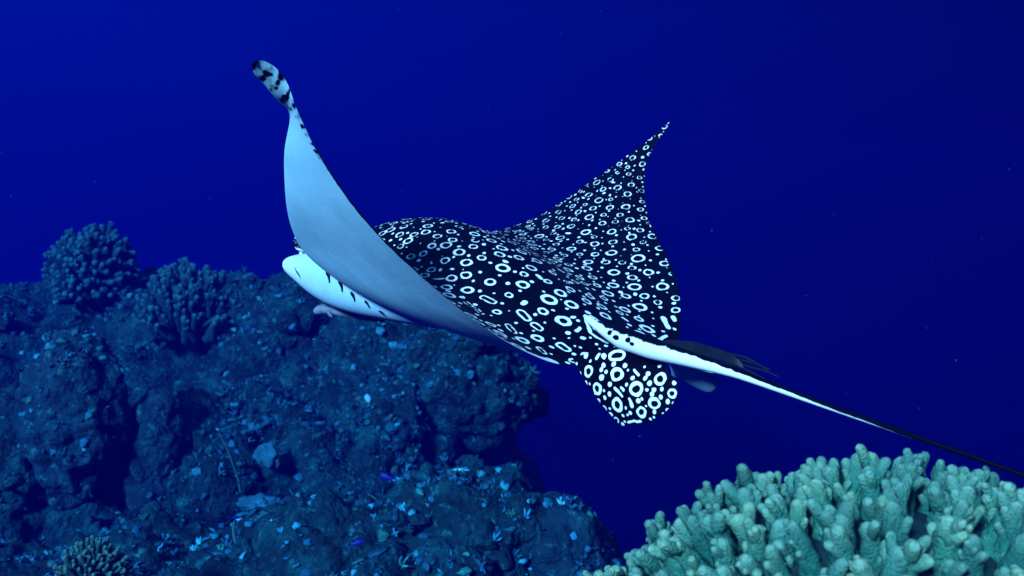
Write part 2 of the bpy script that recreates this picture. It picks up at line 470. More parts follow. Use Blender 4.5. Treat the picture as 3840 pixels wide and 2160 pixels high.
BODY_BLOTCHES = [
    (0.356,2.339,-0.070,0.360,2.300,-0.092,0.0067), (0.119,2.080,-0.104,0.0032), (0.131,2.058,-0.120,0.0032), (0.327,2.224,-0.115,0.351,2.261,-0.109,0.0049),
    (0.264,2.238,-0.083,0.0060), (0.136,2.109,-0.091,0.144,2.123,-0.085,0.0047), (0.149,2.092,-0.105,0.0065), (0.143,2.147,-0.070,0.0052),
    (0.176,2.084,-0.117,0.0051), (0.198,2.086,-0.122,0.0046), (0.162,2.176,-0.060,0.171,2.178,-0.063,0.0043), (0.160,2.171,-0.062,0.164,2.145,-0.078,0.0043),
    (0.164,2.145,-0.078,0.167,2.119,-0.094,0.0043), (0.167,2.119,-0.094,0.181,2.107,-0.105,0.0038), (0.181,2.107,-0.105,0.201,2.099,-0.116,0.0033), (0.173,2.183,-0.061,0.186,2.177,-0.070,0.0048),
    (0.186,2.177,-0.070,0.195,2.167,-0.079,0.0048), (0.195,2.167,-0.079,0.212,2.163,-0.088,0.0043), (0.181,2.169,-0.072,0.190,2.150,-0.085,0.0029), (0.190,2.150,-0.085,0.199,2.130,-0.099,0.0029)]
FIN_RINGS = [
    (0.150,1.944,-0.163,0.0112), (0.165,1.922,-0.194,0.0119), (0.200,1.890,-0.164,0.0134), (0.198,1.911,-0.130,0.206,1.905,-0.130,0.0123),
    (0.200,1.887,-0.222,0.0134), (0.233,1.856,-0.188,0.0136), (0.274,1.834,-0.168,0.0118), (0.292,1.812,-0.192,0.0088),
    (0.262,1.832,-0.212,0.0114), (0.241,1.849,-0.231,0.0103), (0.179,1.917,-0.232,0.0064), (0.199,1.903,-0.252,0.0072)]
FIN_BLOTCHES = [
    (0.146,1.958,-0.134,0.0056), (0.170,1.936,-0.129,0.165,1.936,-0.137,0.0039), (0.177,1.918,-0.148,0.0051), (0.173,1.919,-0.157,0.0051),
    (0.173,1.914,-0.172,0.0059), (0.195,1.902,-0.146,0.0046), (0.215,1.886,-0.147,0.0046), (0.231,1.871,-0.154,0.236,1.862,-0.163,0.0029),
    (0.226,1.867,-0.170,0.0046), (0.248,1.852,-0.168,0.0041), (0.253,1.853,-0.160,0.0049), (0.186,1.898,-0.183,0.0051),
    (0.195,1.889,-0.190,0.208,1.875,-0.205,0.0029), (0.206,1.878,-0.189,0.210,1.874,-0.192,0.0025), (0.256,1.843,-0.177,0.0045), (0.262,1.835,-0.188,0.0045),
    (0.259,1.836,-0.196,0.0041), (0.273,1.825,-0.199,0.0040), (0.220,1.865,-0.208,0.225,1.861,-0.221,0.0033), (0.235,1.852,-0.210,0.0049),
    (0.242,1.847,-0.206,0.0025), (0.186,1.898,-0.202,0.0046), (0.178,1.909,-0.211,0.0042), (0.167,1.926,-0.217,0.0047),
    (0.190,1.909,-0.242,0.0047), (0.211,1.882,-0.241,0.0038), (0.219,1.872,-0.238,0.0029), (0.223,1.866,-0.234,0.0037),
    (0.262,1.832,-0.228,0.0049), (0.284,1.817,-0.222,0.0032), (0.284,1.816,-0.206,0.0040), (0.293,1.811,-0.209,0.0032),
    (0.248,1.842,-0.218,0.0025), (0.275,1.826,-0.186,0.0036), (0.230,1.865,-0.249,0.219,1.880,-0.255,0.0025), (0.239,1.855,-0.248,0.233,1.863,-0.250,0.0025),
    (0.262,1.834,-0.238,0.0024), (0.278,1.822,-0.229,0.0020), (0.145,1.949,-0.186,0.0052), (0.160,1.929,-0.204,0.0021),
    (0.214,1.886,-0.254,0.0025)]

# <RAYGEO>
RAY_UP = np.array([0.155, -0.223, 0.962])
RAY_LEFT = np.array([-0.687, -0.725, -0.057])

def spline(P, t):
    """natural cubic spline through the rows of P at knots 0..n-1"""
    P = np.asarray(P, float)
    n = len(P)
    A = np.zeros((n, n)); B = np.zeros_like(P)
    A[0, 0] = A[-1, -1] = 1
    for i in range(1, n - 1):
        A[i, i - 1:i + 2] = (1, 4, 1)
        B[i] = 6 * (P[i - 1] - 2 * P[i] + P[i + 1])
    M = np.linalg.solve(A, B)
    i = np.clip(np.floor(t).astype(int), 0, n - 2)
    u = (t - i)[:, None]
    v = 1 - u
    return M[i] * v ** 3 / 6 + M[i + 1] * u ** 3 / 6 + (P[i] - M[i] / 6) * v + (P[i + 1] - M[i + 1] / 6) * u

def thick(t):
    return 1.4845 * np.sqrt(t) - .63 * t - 1.758 * t ** 2 + 1.4215 * t ** 3 - .5180 * t ** 4

def disc_surface(nu, nv):
    """upper and lower skin of the disc: (nu, nv, 3) each, plus span position and chord position"""
    sg = np.array([s[0] for s in STATIONS])[:, None]
    te = np.array([s[1] for s in STATIONS]); le = np.array([s[2] for s in STATIONS])
    k = np.linspace(0, len(STATIONS) - 1, 4000)
    TE, LE, SG = spline(te, k), spline(le, k), spline(sg, k)[:, 0]
    mid = TE * .5 + LE * .5
    arc = np.concatenate([[0], np.cumsum(np.linalg.norm(np.diff(mid, axis=0), axis=1))])
    q = np.linspace(0, arc[-1], nu)
    f = lambda X: np.stack([np.interp(q, arc, X[:, c]) for c in range(X.shape[1])], 1)
    TE, LE, SG = f(TE), f(LE), f(SG[:, None])[:, 0]
    w = np.linspace(0, 1, nv)
    t = .55 * w + .45 * (.5 - .5 * np.cos(np.pi * w))
    t[0], t[-1] = 0, 1
    C = LE[:, None] * (1 - t)[None, :, None] + TE[:, None] * t[None, :, None]
    du = np.gradient(C, axis=0); dv = np.gradient(C, axis=1)
    N = np.cross(du, dv)
    N /= np.linalg.norm(N, axis=2, keepdims=True) + 1e-12
    if (N[nu // 2, nv // 2] @ RAY_UP) < 0: N = -N
    # smooth the normals along the span
    for _ in range(12):
        N[1:-1] = (N[:-2] + 2 * N[1:-1] + N[2:]) / 4
    N /= np.linalg.norm(N, axis=2, keepdims=True) + 1e-12
    chord = np.linalg.norm(TE - LE, axis=1)[:, None]
    tt, ss = t[None, :], SG[:, None]
    wing = chord * .030 * thick(tt)
    # the back: a smooth hump, highest over the shoulders
    hump = np.exp(-np.abs(ss / .185) ** 2.3)
    top = wing + .098 * hump * np.sin(np.pi * tt ** .62) ** 1.2
    top = top + .016 * np.exp(-(ss / .05) ** 2) * np.clip(tt - .45, 0, 1) * (1 - tt) * 4
    bot = wing * 1.5 + .068 * np.exp(-np.abs(ss / .30) ** 2.6) * np.sin(np.pi * tt ** .75)
    camber = chord * .02 * np.sin(np.pi * tt)
    return C + N * (camber + top)[..., None], C + N * (camber - bot)[..., None], SG, t

def keel_surface(na, ns):
    """head and belly keel under the disc"""
    c = np.array([k[0] for k in KEEL]); h = np.array([[k[1], k[2]] for k in KEEL])
    k = np.linspace(0, len(KEEL) - 1, na)
    C, H = spline(c, k), spline(h, k)
    th = np.linspace(0, 2 * np.pi, ns, endpoint=False)
    ct, sn = np.cos(th), np.sin(th)
    ex = lambda x: np.sign(x) * np.abs(x) ** .85
    V = C[:, None] + RAY_LEFT * (ex(ct)[None, :, None] * H[:, 1][:, None, None]) + RAY_UP * (ex(sn)[None, :, None] * H[:, 0][:, None, None])
    return V

def fin_surface(fin, nu, nv, th):
    """a pelvic fin between its root line and its rounded outer line: upper and lower skin"""
    ro, ou = np.array(fin[0]), np.array(fin[1])
    k = np.linspace(0, len(ro) - 1, nu)
    A, B = spline(ro, k), spline(ou, np.linspace(0, len(ou) - 1, nu))
    t = np.linspace(0, 1, nv)
    C = A[:, None] * (1 - t)[None, :, None] + B[:, None] * t[None, :, None]
    N = np.cross(np.gradient(C, axis=0), np.gradient(C, axis=1))
    N /= np.linalg.norm(N, axis=2, keepdims=True) + 1e-12
    if N[nu // 2, nv // 2] @ np.array([0, -1, .3]) < 0: N = -N
    u = np.linspace(0, 1, nu)[:, None]
    w = th * np.sqrt(np.clip(1 - t[None, :] ** 3, 0, 1)) * np.clip(np.sin(np.pi * np.clip(u, .0, 1)), 0, 1) ** .5
    bow = .012 * np.sin(np.pi * t)[None, :] * np.ones_like(u)
    return C + N * (w + bow)[..., None], C + N * (bow - w)[..., None]
# </RAYGEO>

def mark_field(P, rings, blotches, dot_step, seed, dot_r, ring_w, dens=1.0, skip=None, fill=None):
    """signed field in millimetres over the points P: above zero inside a white ring, dot or blotch"""
    n = len(P)
    f = np.full(n, -12.0)
    # marks are never quite round: measure them in slightly warped coordinates
    PW = P + np.array([noise.noise_vector(Vector(p) * 42) * .0026 + noise.noise_vector(Vector(p) * 110) * .0009 for p in P.tolist()])
    occ = np.full(n, 1.0)                       # distance to the nearest big mark, for placing the small dots
    kd = kdtree.KDTree(n)
    for i, p in enumerate(P.tolist()): kd.insert(p, i)
    kd.balance()
    r_ = np.random.default_rng(seed)
    def paint(m, ring):
        a = np.array(m[:3]); b = np.array(m[3:6]) if len(m) == 7 else a
        r = m[-1] * (1.06 if ring else 1.0)
        c = (a + b) / 2
        reach = np.linalg.norm(b - a) / 2 + r + .03
        idx = np.array([i for _, i, _ in kd.find_range(c, reach)], dtype=int)
        if len(idx) == 0: return
        Q = PW[idx]
        ab = b - a
        L = ab @ ab
        t = np.clip(((Q - a) @ ab) / L, 0, 1)[:, None] if L > 1e-9 else np.zeros((len(Q), 1))
        d = np.linalg.norm(Q - (a + t * ab), axis=1)
        if ring:
            w = np.clip(r * (.25 + ring_w * wide(c) ** 2), .0025, .0092)
            v = (w / 2 - np.abs(d - (r - w * .5))) * 1000
        else:
            v = (r - d) * 1000
        f[idx] = np.maximum(f[idx], v)
        occ[idx] = np.minimum(occ[idx], np.maximum(d - r, 0 if True else 0))
    for m in rings: paint(m, True)
    for m in blotches: paint(m, False)
    # rings that fill the wider gaps
    if fill:
        for i in r_.permutation(n)[: int(n * .25)]:
            if skip is not None and skip[i]: continue
            rr_ = fill(P[i]) * r_.uniform(.75, 1.15)
            if occ[i] > rr_ * 1.7 + .011: paint((*P[i], rr_), True)
    # small dots scattered in the gaps
    order = r_.permutation(n)[: int(n * .5)]
    taken = np.zeros(n, bool)
    for i in order:
        if taken[i] or (skip is not None and skip[i]): continue
        dr = dot_r(P[i]) * r_.uniform(.6, 1.35)
        if occ[i] < dr + .0048: continue
        step = dot_step(P[i]) * r_.uniform(.8, 1.25)
        near = [j for _, j, _ in kd.find_range(P[i], step)]
        taken[near] = True
        if r_.random() > dens: continue
        ang = r_.normal(size=3) * dr * r_.choice([0, .25, .8], p=[.5, .4, .1])
        a, b = P[i] - ang, P[i] + ang
        paint((*a, *b, dr), False)
    return f

# ------------------------------------------------------------------ the eagle ray: build
ray = empty('spotted_eagle_ray', (-0.10, 2.40, -0.15))
tag(ray, 'large spotted eagle ray with raised wings gliding above the reef', 'ray')
NU, NV = 510, 310
top, bot, SG, TT = disc_surface(NU, NV)
tp = top.reshape(-1, 3)
# one shared rim for both skins
top[:, 0] = bot[:, 0] = (top[:, 0] + bot[:, 0]) / 2
top[:, -1] = bot[:, -1] = (top[:, -1] + bot[:, -1]) / 2
tail_root = np.array(TAIL[1][0])
wide = lambda p: float(np.clip(1.15 - np.linalg.norm(p - tail_root) / 1.1, .25, 1))
sgg = np.repeat(SG, NV); ttg = np.tile(TT, NU)
skip = (np.abs(sgg) > .985) | (ttg > .985) & (sgg < 0)
mark_top = mark_field(tp, BODY_RINGS, BODY_BLOTCHES, lambda p: .016 + .018 * wide(p), 3,
                      lambda p: .0015 + .0038 * wide(p), .22, 1.0, skip, lambda p: .0062 + .009 * wide(p))
# white margin along the near trailing edge, black margin along the far one
edge = (1 - ttg)
near_rim = (sgg > .18) & (sgg < .48)
mark_top = np.where(near_rim & (edge < .03), np.maximum(mark_top, (.02 - edge) * 300 + rng.normal(0, .8, len(edge))), mark_top)
mark_top = np.where((sgg < -.3) & (edge < .02), -6, mark_top)
mark_bot = np.full(NU * NV, 9.0)
# dusky rim of the near wing's underside, breaking into bars toward the tip
rim = (sgg > .45)
wdt = np.interp(sgg, [.45, .62, .75, .86, .90, 1.0], [.0, .012, .05, .30, .9, 1.0])
bars = np.sin(sgg * 270 + 1.2 * np.sin(ttg * 3) + 1.5 * np.sin(sgg * 31)) + .45 * np.sin(sgg * 113 + ttg * 4) + .35 * np.sin(sgg * 420 - ttg * 7)
tipm = np.clip((bars + .62) * .8, -.8, 9) + np.clip((edge - wdt) * 60, -.3, 9)
line = (edge - np.interp(sgg, [.45, .55, .80, .88], [0, .022, .055, -.03])) * np.interp(sgg, [.45, .9], [160, 60])
mark_bot = np.where(sgg > .66, np.minimum(mark_bot, tipm), mark_bot)
mark_bot = np.where((sgg > .46) & (sgg < .88), np.minimum(mark_bot, line), mark_bot)
mark_bot = np.where(sgg > .994, -3, mark_bot)
kl = keel_surface(60, 40)
V = np.concatenate([tp * 0 + top.reshape(-1, 3), bot.reshape(-1, 3), kl.reshape(-1, 3)])
Fq = np.concatenate([grid_faces(NU, NV, 0, True), grid_faces(NU, NV, NU * NV)])
kf = grid_faces(60, 40, 2 * NU * NV)
seam = np.array([[2 * NU * NV + i * 40 + 39, 2 * NU * NV + (i + 1) * 40 + 39, 2 * NU * NV + (i + 1) * 40, 2 * NU * NV + i * 40] for i in range(59)])
kf = np.concatenate([kf, seam])
caps = [list(range(2 * NU * NV, 2 * NU * NV + 40))]
eyeV, eyeF = ico(3)
BROW = np.array(BROW_C)
ev = eyeV * np.array([.020, .022, .026]) + BROW
faces = Fq.tolist() + kf.tolist() + caps + (eyeF + len(V)).tolist()
marks = np.concatenate([mark_top, mark_bot, np.full(len(kl.reshape(-1, 3)), 9.0), np.where(np.sin(ev[:, 2] * 420 + ev[:, 0] * 160) > .1, 4.0, -4.0)])
belly = np.concatenate([np.zeros(NU * NV), np.ones(NU * NV), np.repeat(np.interp(np.linspace(0, 1, 60), [0, .3, .6, 1], [.2, .5, .9, 1.0]), 40), np.zeros(len(ev))])  # whiter toward the snout: the strongly lit head put into the colour
V = np.concatenate([V, ev])
FWD = np.cross(RAY_LEFT, RAY_UP)
cv, cf = ico(4)
crv = np.array(CRANIUM) + cv[:, :1] * RAY_LEFT * .062 + cv[:, 1:2] * FWD * .05 + cv[:, 2:] * RAY_UP * .056
faces += (cf + len(V)).tolist()
V = np.concatenate([V, crv])
marks = np.concatenate([marks, np.full(len(crv), 9.0)])
belly = np.concatenate([belly, np.full(len(crv), .45)])
body = obj('body', V, faces, M_SKIN, ray, attrs={'mark': marks, 'belly': belly})
# eye
ev2 = eyeV * .011 + BROW + np.array([-.008, -.016, -.004])
obj('eye', ev2, eyeF, M_EYE, ray)
# gill slits: dark curved wedges set on the flank
for (c, nrm, dn, hw, hl) in GILLS:
    c, nrm, dn = np.array(c), np.array(nrm), np.array(dn)
    sd = np.cross(nrm, dn)
    pts, k = [], 9
    for i in range(k):
        u = i / (k - 1)
        w = hw * (1 - u) ** .7 * (.4 + 1.2 * min(u * 4, 1)) * .8
        mid = c + dn * (u - .5) * 2 * hl + sd * hw * .5 * math.sin(u * 3)
        pts.append((mid - sd * w + nrm * .0015, mid + nrm * .004, mid + sd * w + nrm * .0015, mid - nrm * .004))
    gv = np.array(pts).reshape(-1, 3)
    gf = [[4 * i + j, 4 * i + (j + 1) % 4, 4 * i + 4 + (j + 1) % 4, 4 * i + 4 + j] for i in range(k - 1) for j in range(4)] + [[3, 2, 1, 0]]
    obj('gill_slit', gv, gf, M_SLIT, ray)
# mouth crease on the bill
for cpts in MOUTH:
    v, f = tube(spline(np.array(cpts), np.linspace(0, len(cpts) - 1, 12)), np.interp(np.linspace(0, 1, 12), [0, .5, 1], [.0008, .0025, .0008]), 6)
    obj('mouth_crease', v, f, M_SLIT, ray)
# tail: white flanks at the root with a black saddle, black whip behind
kt = np.linspace(0, len(TAIL) - 1, 240)
tc_ = spline(np.array([t[0] for t in TAIL]), kt)
tr_ = np.stack([np.interp(kt, np.arange(len(TAIL)), [t[1] for t in TAIL]), np.interp(kt, np.arange(len(TAIL)), [t[2] for t in TAIL])], 1)
SEG = 40
tv, tf = tube(tc_, tr_, SEG)
ph = np.tile(np.linspace(0, 2 * np.pi, SEG, endpoint=False), 240)
kk = np.repeat(kt, SEG)
hgt = np.sin(ph)                                  # 1 on the back of the tail
saddle = np.interp(kk, [0, 1.2, 2, 3.5, 5, 6, 7, 8, 9], [1.3, .75, .62, .62, .72, .55, .2, -.5, -1.4])
tm = (saddle - hgt + np.array([.16 * noise.noise(Vector((k_ * 3.1, 0, 0))) + .07 * noise.noise(Vector((k_ * 9.7, 5, 0))) for k_ in kk.tolist()])) * 9
for k0, p0, ra, rb in ((1.75, .35, .10, .30), (2.05, .15, .13, .22), (2.45, .3, .09, .25), (2.6, .1, .08, .18)):
    dph = np.angle(np.exp(1j * (ph - p0)))
    tm = np.minimum(tm, (np.sqrt(((kk - k0) / ra) ** 2 + (dph / rb) ** 2) - 1) * 6)
tail = obj('tail', tv, tf, M_SKIN, ray, attrs={'mark': tm, 'belly': np.zeros(len(tv))})
# pelvic fins
def fin_obj(fin, nu, nv, th, marks_fn):
    a, b = fin_surface(fin, nu, nv, th)
    a[:, -1] = b[:, -1] = (a[:, -1] + b[:, -1]) / 2
    fv = np.concatenate([a.reshape(-1, 3), b.reshape(-1, 3)])
    ff = np.concatenate([grid_faces(nu, nv, 0, True), grid_faces(nu, nv, nu * nv)])
    mk = np.concatenate([marks_fn(a.reshape(-1, 3)), np.full(nu * nv, 9.0)])
    return obj('pelvic_fin', fv, ff.tolist(), M_SKIN, ray, attrs={'mark': mk, 'belly': np.repeat([0., 1.], nu * nv)})
near_fin = fin_obj(PELVIC_NEAR, 170, 130, .007, lambda p: mark_field(p, FIN_RINGS, FIN_BLOTCHES, lambda q: .026, 5, lambda q: .0040, .22))
near_fin['label'] = 'drooping pelvic fin covered in bold white rings'
far_fin = fin_obj(PELVIC_FAR, 40, 30, .004, lambda p: np.full(len(p), 9.0))
far_fin['label'] = 'plain pale pelvic fin seen beneath the tail'
# dorsal fin and frayed stings lying along the top of the tail root
def blade(path, hh, th):
    p = np.array(path)
    up = np.array([0.05, -.15, 1.0])
    n_ = len(p)
    vv = []
    for i in range(n_):
        d = p[min(i + 1, n_ - 1)] - p[max(i - 1, 0)]
        s = np.cross(d, up); s /= np.linalg.norm(s)
        vv += [p[i] - up * hh[i] * .2 - s * th, p[i] + up * hh[i] - s * th * .3, p[i] + up * hh[i] + s * th * .3, p[i] - up * hh[i] * .2 + s * th]
    ff = [[4 * i + j, 4 * i + (j + 1) % 4, 4 * i + 4 + (j + 1) % 4, 4 * i + 4 + j] for i in range(n_ - 1) for j in range(4)]
    ff += [[0, 1, 2, 3][::-1], [4 * n_ - 4 + j for j in range(4)]]
    return np.array(vv), ff
DF = spline(np.array(DORSAL), np.linspace(0, len(DORSAL) - 1, 24))
v1 = blade(DF, np.interp(np.linspace(0, 1, 24), [0, .15, .45, .8, 1], [.004, .012, .016, .012, .003]), .004)
obj('dorsal_fin', *v1, M_BLACK, tail, smooth=False)
for i, (u0, dz, ln) in enumerate(((.55, .004, .16), (.6, .0095, .13), (.5, -.004, .15), (.66, .013, .11))):
    a = DF[int(u0 * 23)] + np.array([0, 0, dz])
    d = (DF[-1] - DF[8]); d /= np.linalg.norm(d)
    pth = np.array([a + d * ln * s + np.array([0, 0, -.006 * s * s + .002 * math.sin(s * 9 + i)]) for s in np.linspace(0, 1, 10)])
    v, f = tube(pth, np.interp(np.linspace(0, 1, 10), [0, .7, 1], [.0028, .0022, .0006]), 6)
    obj('sting', v, f, M_BLACK, tail)

# ------------------------------------------------------------------ small remora under the chin
rc = spline(np.array(REMORA), np.linspace(0, len(REMORA) - 1, 30))
u = np.linspace(0, 1, 30)
rr = np.interp(u, [0, .05, .2, .5, .85, 1], [.006, .013, .017, .017, .008, .003])
rem = empty('remora', tuple(rc[15]))
tag(rem, 'small pale remora clinging beneath the chin of the eagle ray', 'fish')
v, f = tube(rc, np.stack([rr * .8, rr], 1), 16)
obj('body', v, f, M_REMORA, rem)
e0 = rc[-1]; d = rc[-1] - rc[-4]; d /= np.linalg.norm(d)
v, f = blade([e0 - d * .008, e0 + d * .012, e0 + d * .03], [.004, .011, .016], .002)
obj('tail_fin', v, f, M_REMORA, rem)
e0 = rc[9]
v, f = blade([e0 + np.array([0, -.008, -.006]), e0 + d * .02 + np.array([0, -.014, -.014]), e0 + d * .035 + np.array([0, -.016, -.018])], [.008, .009, .003], .0015)
obj('pectoral_fin', v, f, M_REMORA, rem)

# ------------------------------------------------------------------ finger corals
def finger_variant(i, length, r0, r1, nubs, seg=14, rings=14, lump=.15):
    r_ = np.random.default_rng(100 + i)
    bend = r_.normal(0, .10, 2) * length
    def stem(base, dirv, ln, ra, rb, sg, rn, rough):
        dirv = dirv / np.linalg.norm(dirv)
        t = np.linspace(0, 1, rn)
        path = base + dirv * (t * ln)[:, None] + np.stack([bend[0] * t ** 2, bend[1] * t ** 2, 0 * t], 1) * (ln / length)
        capn = 3
        rad = ra + (rb - ra) * t
        # rounded end
        tipn = np.array([.35, .7, .92])
        ex = path[-1] + dirv * rb * np.sin(tipn * np.pi / 2)[:, None]
        path = np.concatenate([path, ex]); rad = np.concatenate([rad, rb * np.cos(tipn * np.pi / 2)])
        v, f = tube(path, rad, sg)
        c = np.repeat(path, sg, axis=0)
        ang = np.tile(np.arange(sg), len(path)) * 2 * np.pi / sg
        hh = np.repeat(np.arange(len(path)), sg)
        k = 1 + rough * (np.sin(ang * 3 + hh * 1.7 + i) * .5 + np.sin(ang * 5 - hh * 2.3 + 2 * i) * .5) + r_.normal(0, rough * .45, len(v))
        v = c + (v - c) * k[:, None]
        return v, f, np.repeat(np.concatenate([t * .8, [.9, 1, 1]]), sg)
    v, f, tp_ = stem(np.zeros(3), np.array([0, 0, 1.0]), length, r0, r1, seg, rings, lump)
    parts = [(v, f)]; tips = [tp_]
    for k in range(nubs):
        a = r_.uniform(0, 6.28); h = r_.uniform(.45, .9)
        b = np.array([bend[0] * h * h, bend[1] * h * h, length * h]) 
        dv = np.array([math.cos(a), math.sin(a), r_.uniform(1.0, 2.2)])
        s = r_.uniform(.55, .95)
        v, f, tq = stem(b, dv, r0 * r_.uniform(.9, 1.6), r1 * s * 1.25, r1 * s * .8, 8, 3, lump * .7)
        parts.append((v, f)); tips.append(.35 + .65 * tq)
    V, Fc = join(parts)
    return V, Fc, np.concatenate(tips)

def set_dir(o, d, spin):
    q = Vector(d).to_track_quat('Z', 'Y')
    o.rotation_mode = 'QUATERNION'
    o.rotation_quaternion = q @ Matrix.Rotation(spin, 3, 'Z').to_quaternion()

def in_view(p, m=0.06):
    return p[1] > .3 and abs(p[0] / p[1]) < .514 + m and abs(p[2] / p[1]) < .29 + m

def finger_coral(name, label, cat, C, R, n_dirs, length, r0, r1, nubs, mat, base_mat, nvar, up_mix, zmin, inset, limit=290, seed=1, view_only=True, group=None, hump=.06):
    r_ = np.random.default_rng(seed)
    C = np.array(C); R = np.array(R)
    root = empty(name, (C[0], C[1], C[2]))
    tag(root, label, cat, group)
    bv, bf = ico(4)
    nb = 1 + hump * fbm(bv, 2.2, 3, seed)
    base = bv * nb[:, None] * (R - inset * length) + C
    obj('base', base, bf, base_mat, root)
    vars_ = []
    for i in range(nvar):
        V, Fc, tipa = finger_variant(i + seed * 31, length, r0, r1, nubs)
        tipc = np.clip((tipa - .5) / .5, 0, 1) ** 2 * .85
        vars_.append(((V, Fc, tipc), mesh_data('branch', V, Fc, mat, True, {'tip': tipc})))
    g = (1 + 5 ** .5) / 2
    cand = []
    for i in range(n_dirs):
        z = 1 - 2 * (i + .5) / n_dirs
        a = 2 * math.pi * i / g
        d = np.array([math.sqrt(1 - z * z) * math.cos(a), math.sqrt(1 - z * z) * math.sin(a), z])
        d = d + r_.normal(0, .30 / math.sqrt(n_dirs) * 2.2, 3)
        d /= np.linalg.norm(d)
        if d[2] < zmin: continue
        k = 1 + hump * float(noise.fractal(Vector((bv[0] * 0 + d).tolist()) * 2.2 + Vector((seed, seed * 1.7, -seed)), .9, 2.1, 3))
        tip = C + d * R * k * r_.uniform(.95, 1.03)
        nrm = d / R; nrm /= np.linalg.norm(nrm)
        ax = nrm * (1 - up_mix) + np.array([0, 0, 1.0]) * up_mix + r_.normal(0, .08, 3)
        ax /= np.linalg.norm(ax)
        facing = -(nrm @ (tip / np.linalg.norm(tip)))
        vis = in_view(tip) and facing > -.45
        cand.append((vis, facing, tip, ax, r_.uniform(.82, 1.18), r_.uniform(0, 6.28), int(r_.integers(nvar))))
    shown = sorted([c for c in cand if c[0]], key=lambda c: -c[1])[:limit]
    ids = set(id(c) for c in shown)
    rest = []
    for c in cand:
        _, _, tip, ax, s, spin, vi = c
        pos = tip - ax * length * s
        if id(c) in ids:
            o = bpy.data.objects.new('branch', vars_[vi][1])
            o.parent = root
            o.location = pos - C
            o.scale = (s * r_.uniform(.9, 1.15),) * 2 + (s,)
            set_dir(o, ax, spin)
            COL.objects.link(o)
        else:
            (V, Fc, tipc), _ = vars_[vi]
            m3 = np.array((Vector(ax).to_track_quat('Z', 'Y') @ Matrix.Rotation(spin, 3, 'Z').to_quaternion()).to_matrix())
            rest.append((V * s @ m3.T + pos, Fc, tipc))
    if rest and not view_only:
        V, Fc = join([(a, b) for a, b, _ in rest])
        o = obj('branch_mass', V, Fc, mat, root, attrs={'tip': np.concatenate([c for _, _, c in rest])})
        o['kind'] = 'stuff'
    print(name, 'branches', len(shown), 'rest', len(rest))
    return root

def px(x, y, d):          # image pixel and chosen distance from the camera, turned into scene metres
    return np.array([(x - 1288) / 2504 * d, d, (724.5 - y) / 2504 * d])

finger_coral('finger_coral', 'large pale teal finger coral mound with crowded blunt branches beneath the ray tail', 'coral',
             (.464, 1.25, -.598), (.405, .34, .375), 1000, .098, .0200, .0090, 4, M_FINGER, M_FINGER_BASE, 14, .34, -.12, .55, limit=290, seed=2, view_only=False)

# ------------------------------------------------------------------ the reef
def blob(C, R, sub, amp, seed, knob=.10, kscale=None):
    v, f = ico(sub)
    R = np.array(R)
    P = v * R
    n1 = fbm(P, 1.6, 5, seed)
    n2 = vor(P, kscale or 7.0, seed)
    n3 = fbm(P, 9.0, 3, seed + 5)
    k = amp * n1 * min(R.min(), .6) + knob * (.35 - n2) + .03 * n3
    nr = v / R; nr /= np.linalg.norm(nr, axis=1, keepdims=True)
    return P + nr * k[:, None] + np.array(C), f

REEF = [  # centre (image pixel x, y and chosen distance), radii in metres
    ((-160, 1010, 8.2), (1.1, 1.2, .95)), ((180, 985, 8.0), (1.0, 1.1, .88)), ((480, 1000, 7.6), (.95, 1.1, .86)),
    ((760, 985, 7.2), (.85, 1.0, .86)), ((1000, 1000, 6.8), (.7, .9, .66)), ((1165, 965, 6.5), (.42, .7, .40)),
    ((1170, 1130, 7.5), (.35, .5, .5)), ((620, 1260, 5.9), (.75, .8, .62)), ((860, 1190, 6.0), (.62, .7, .60)),
    ((300, 1340, 5.6), (.8, .8, .55)), ((-20, 1290, 5.4), (.55, .8, .62)), ((1010, 1400, 6.3), (.6, .7, .42)),
    ((830, 1500, 4.1), (.62, .6, .34)), ((1120, 1450, 4.2), (.40, .5, .38)), ((1190, 1300, 4.4), (.24, .34, .26)),
    ((1300, 1480, 4.2), (.36, .4, .36)), ((540, 1545, 4.2), (.5, .55, .30)), ((160, 1570, 4.0), (.55, .5, .32)),
    ((1480, 1560, 4.0), (.22, .3, .26)), ((300, 1800, 5.0), (1.6, 1.4, .9)), ((1000, 1800, 5.2), (1.3, 1.3, .8)), ((-300, 1500, 7.0), (1.2, 1.5, 1.2)),
    ((1200, 1500, 7.0), (.7, 1.0, 1.0)),
]
rv, rf, off = [], [], 0
for i, (c, R) in enumerate(REEF):
    v, f = blob(px(*c), R, 5, .42, i * 3.1)
    rv.append(v); rf.append(f + off); off += len(v)
base_v, base_f = np.concatenate(rv), np.concatenate(rf)
fc = base_v[base_f].mean(1)
fn = np.cross(base_v[base_f[:, 1]] - base_v[base_f[:, 0]], base_v[base_f[:, 2]] - base_v[base_f[:, 0]])
fn /= np.linalg.norm(fn, axis=1, keepdims=True) + 1e-12
cand = np.where((-(fn * fc).sum(1) > 0) & (fn[:, 2] > -.1) & (np.abs(fc[:, 0] / fc[:, 1]) < .56) & (fc[:, 2] / fc[:, 1] > -.34) & (fc[:, 2] / fc[:, 1] < .02) & (fc[:, 0] / fc[:, 1] < .03))[0]
for i in range(75):                              # knobby heads that break up the slope
    k = int(rng.choice(cand))
    R_ = float(rng.uniform(.05, .15)) * (.6 + .08 * fc[k, 1])
    v, f = blob(fc[k] + fn[k] * R_ * .25, R_ * rng.uniform(.75, 1.25, 3), 4 if i % 2 else 3, .5, 200 + i * 1.7, R_ * .75, 1.15 / R_)
    rv.append(v); rf.append(f + off); off += len(v)
rv = np.concatenate(rv); rf = np.concatenate(rf)
reef = obj('reef', rv, rf, M_REEF)
tag(reef, kind='structure')

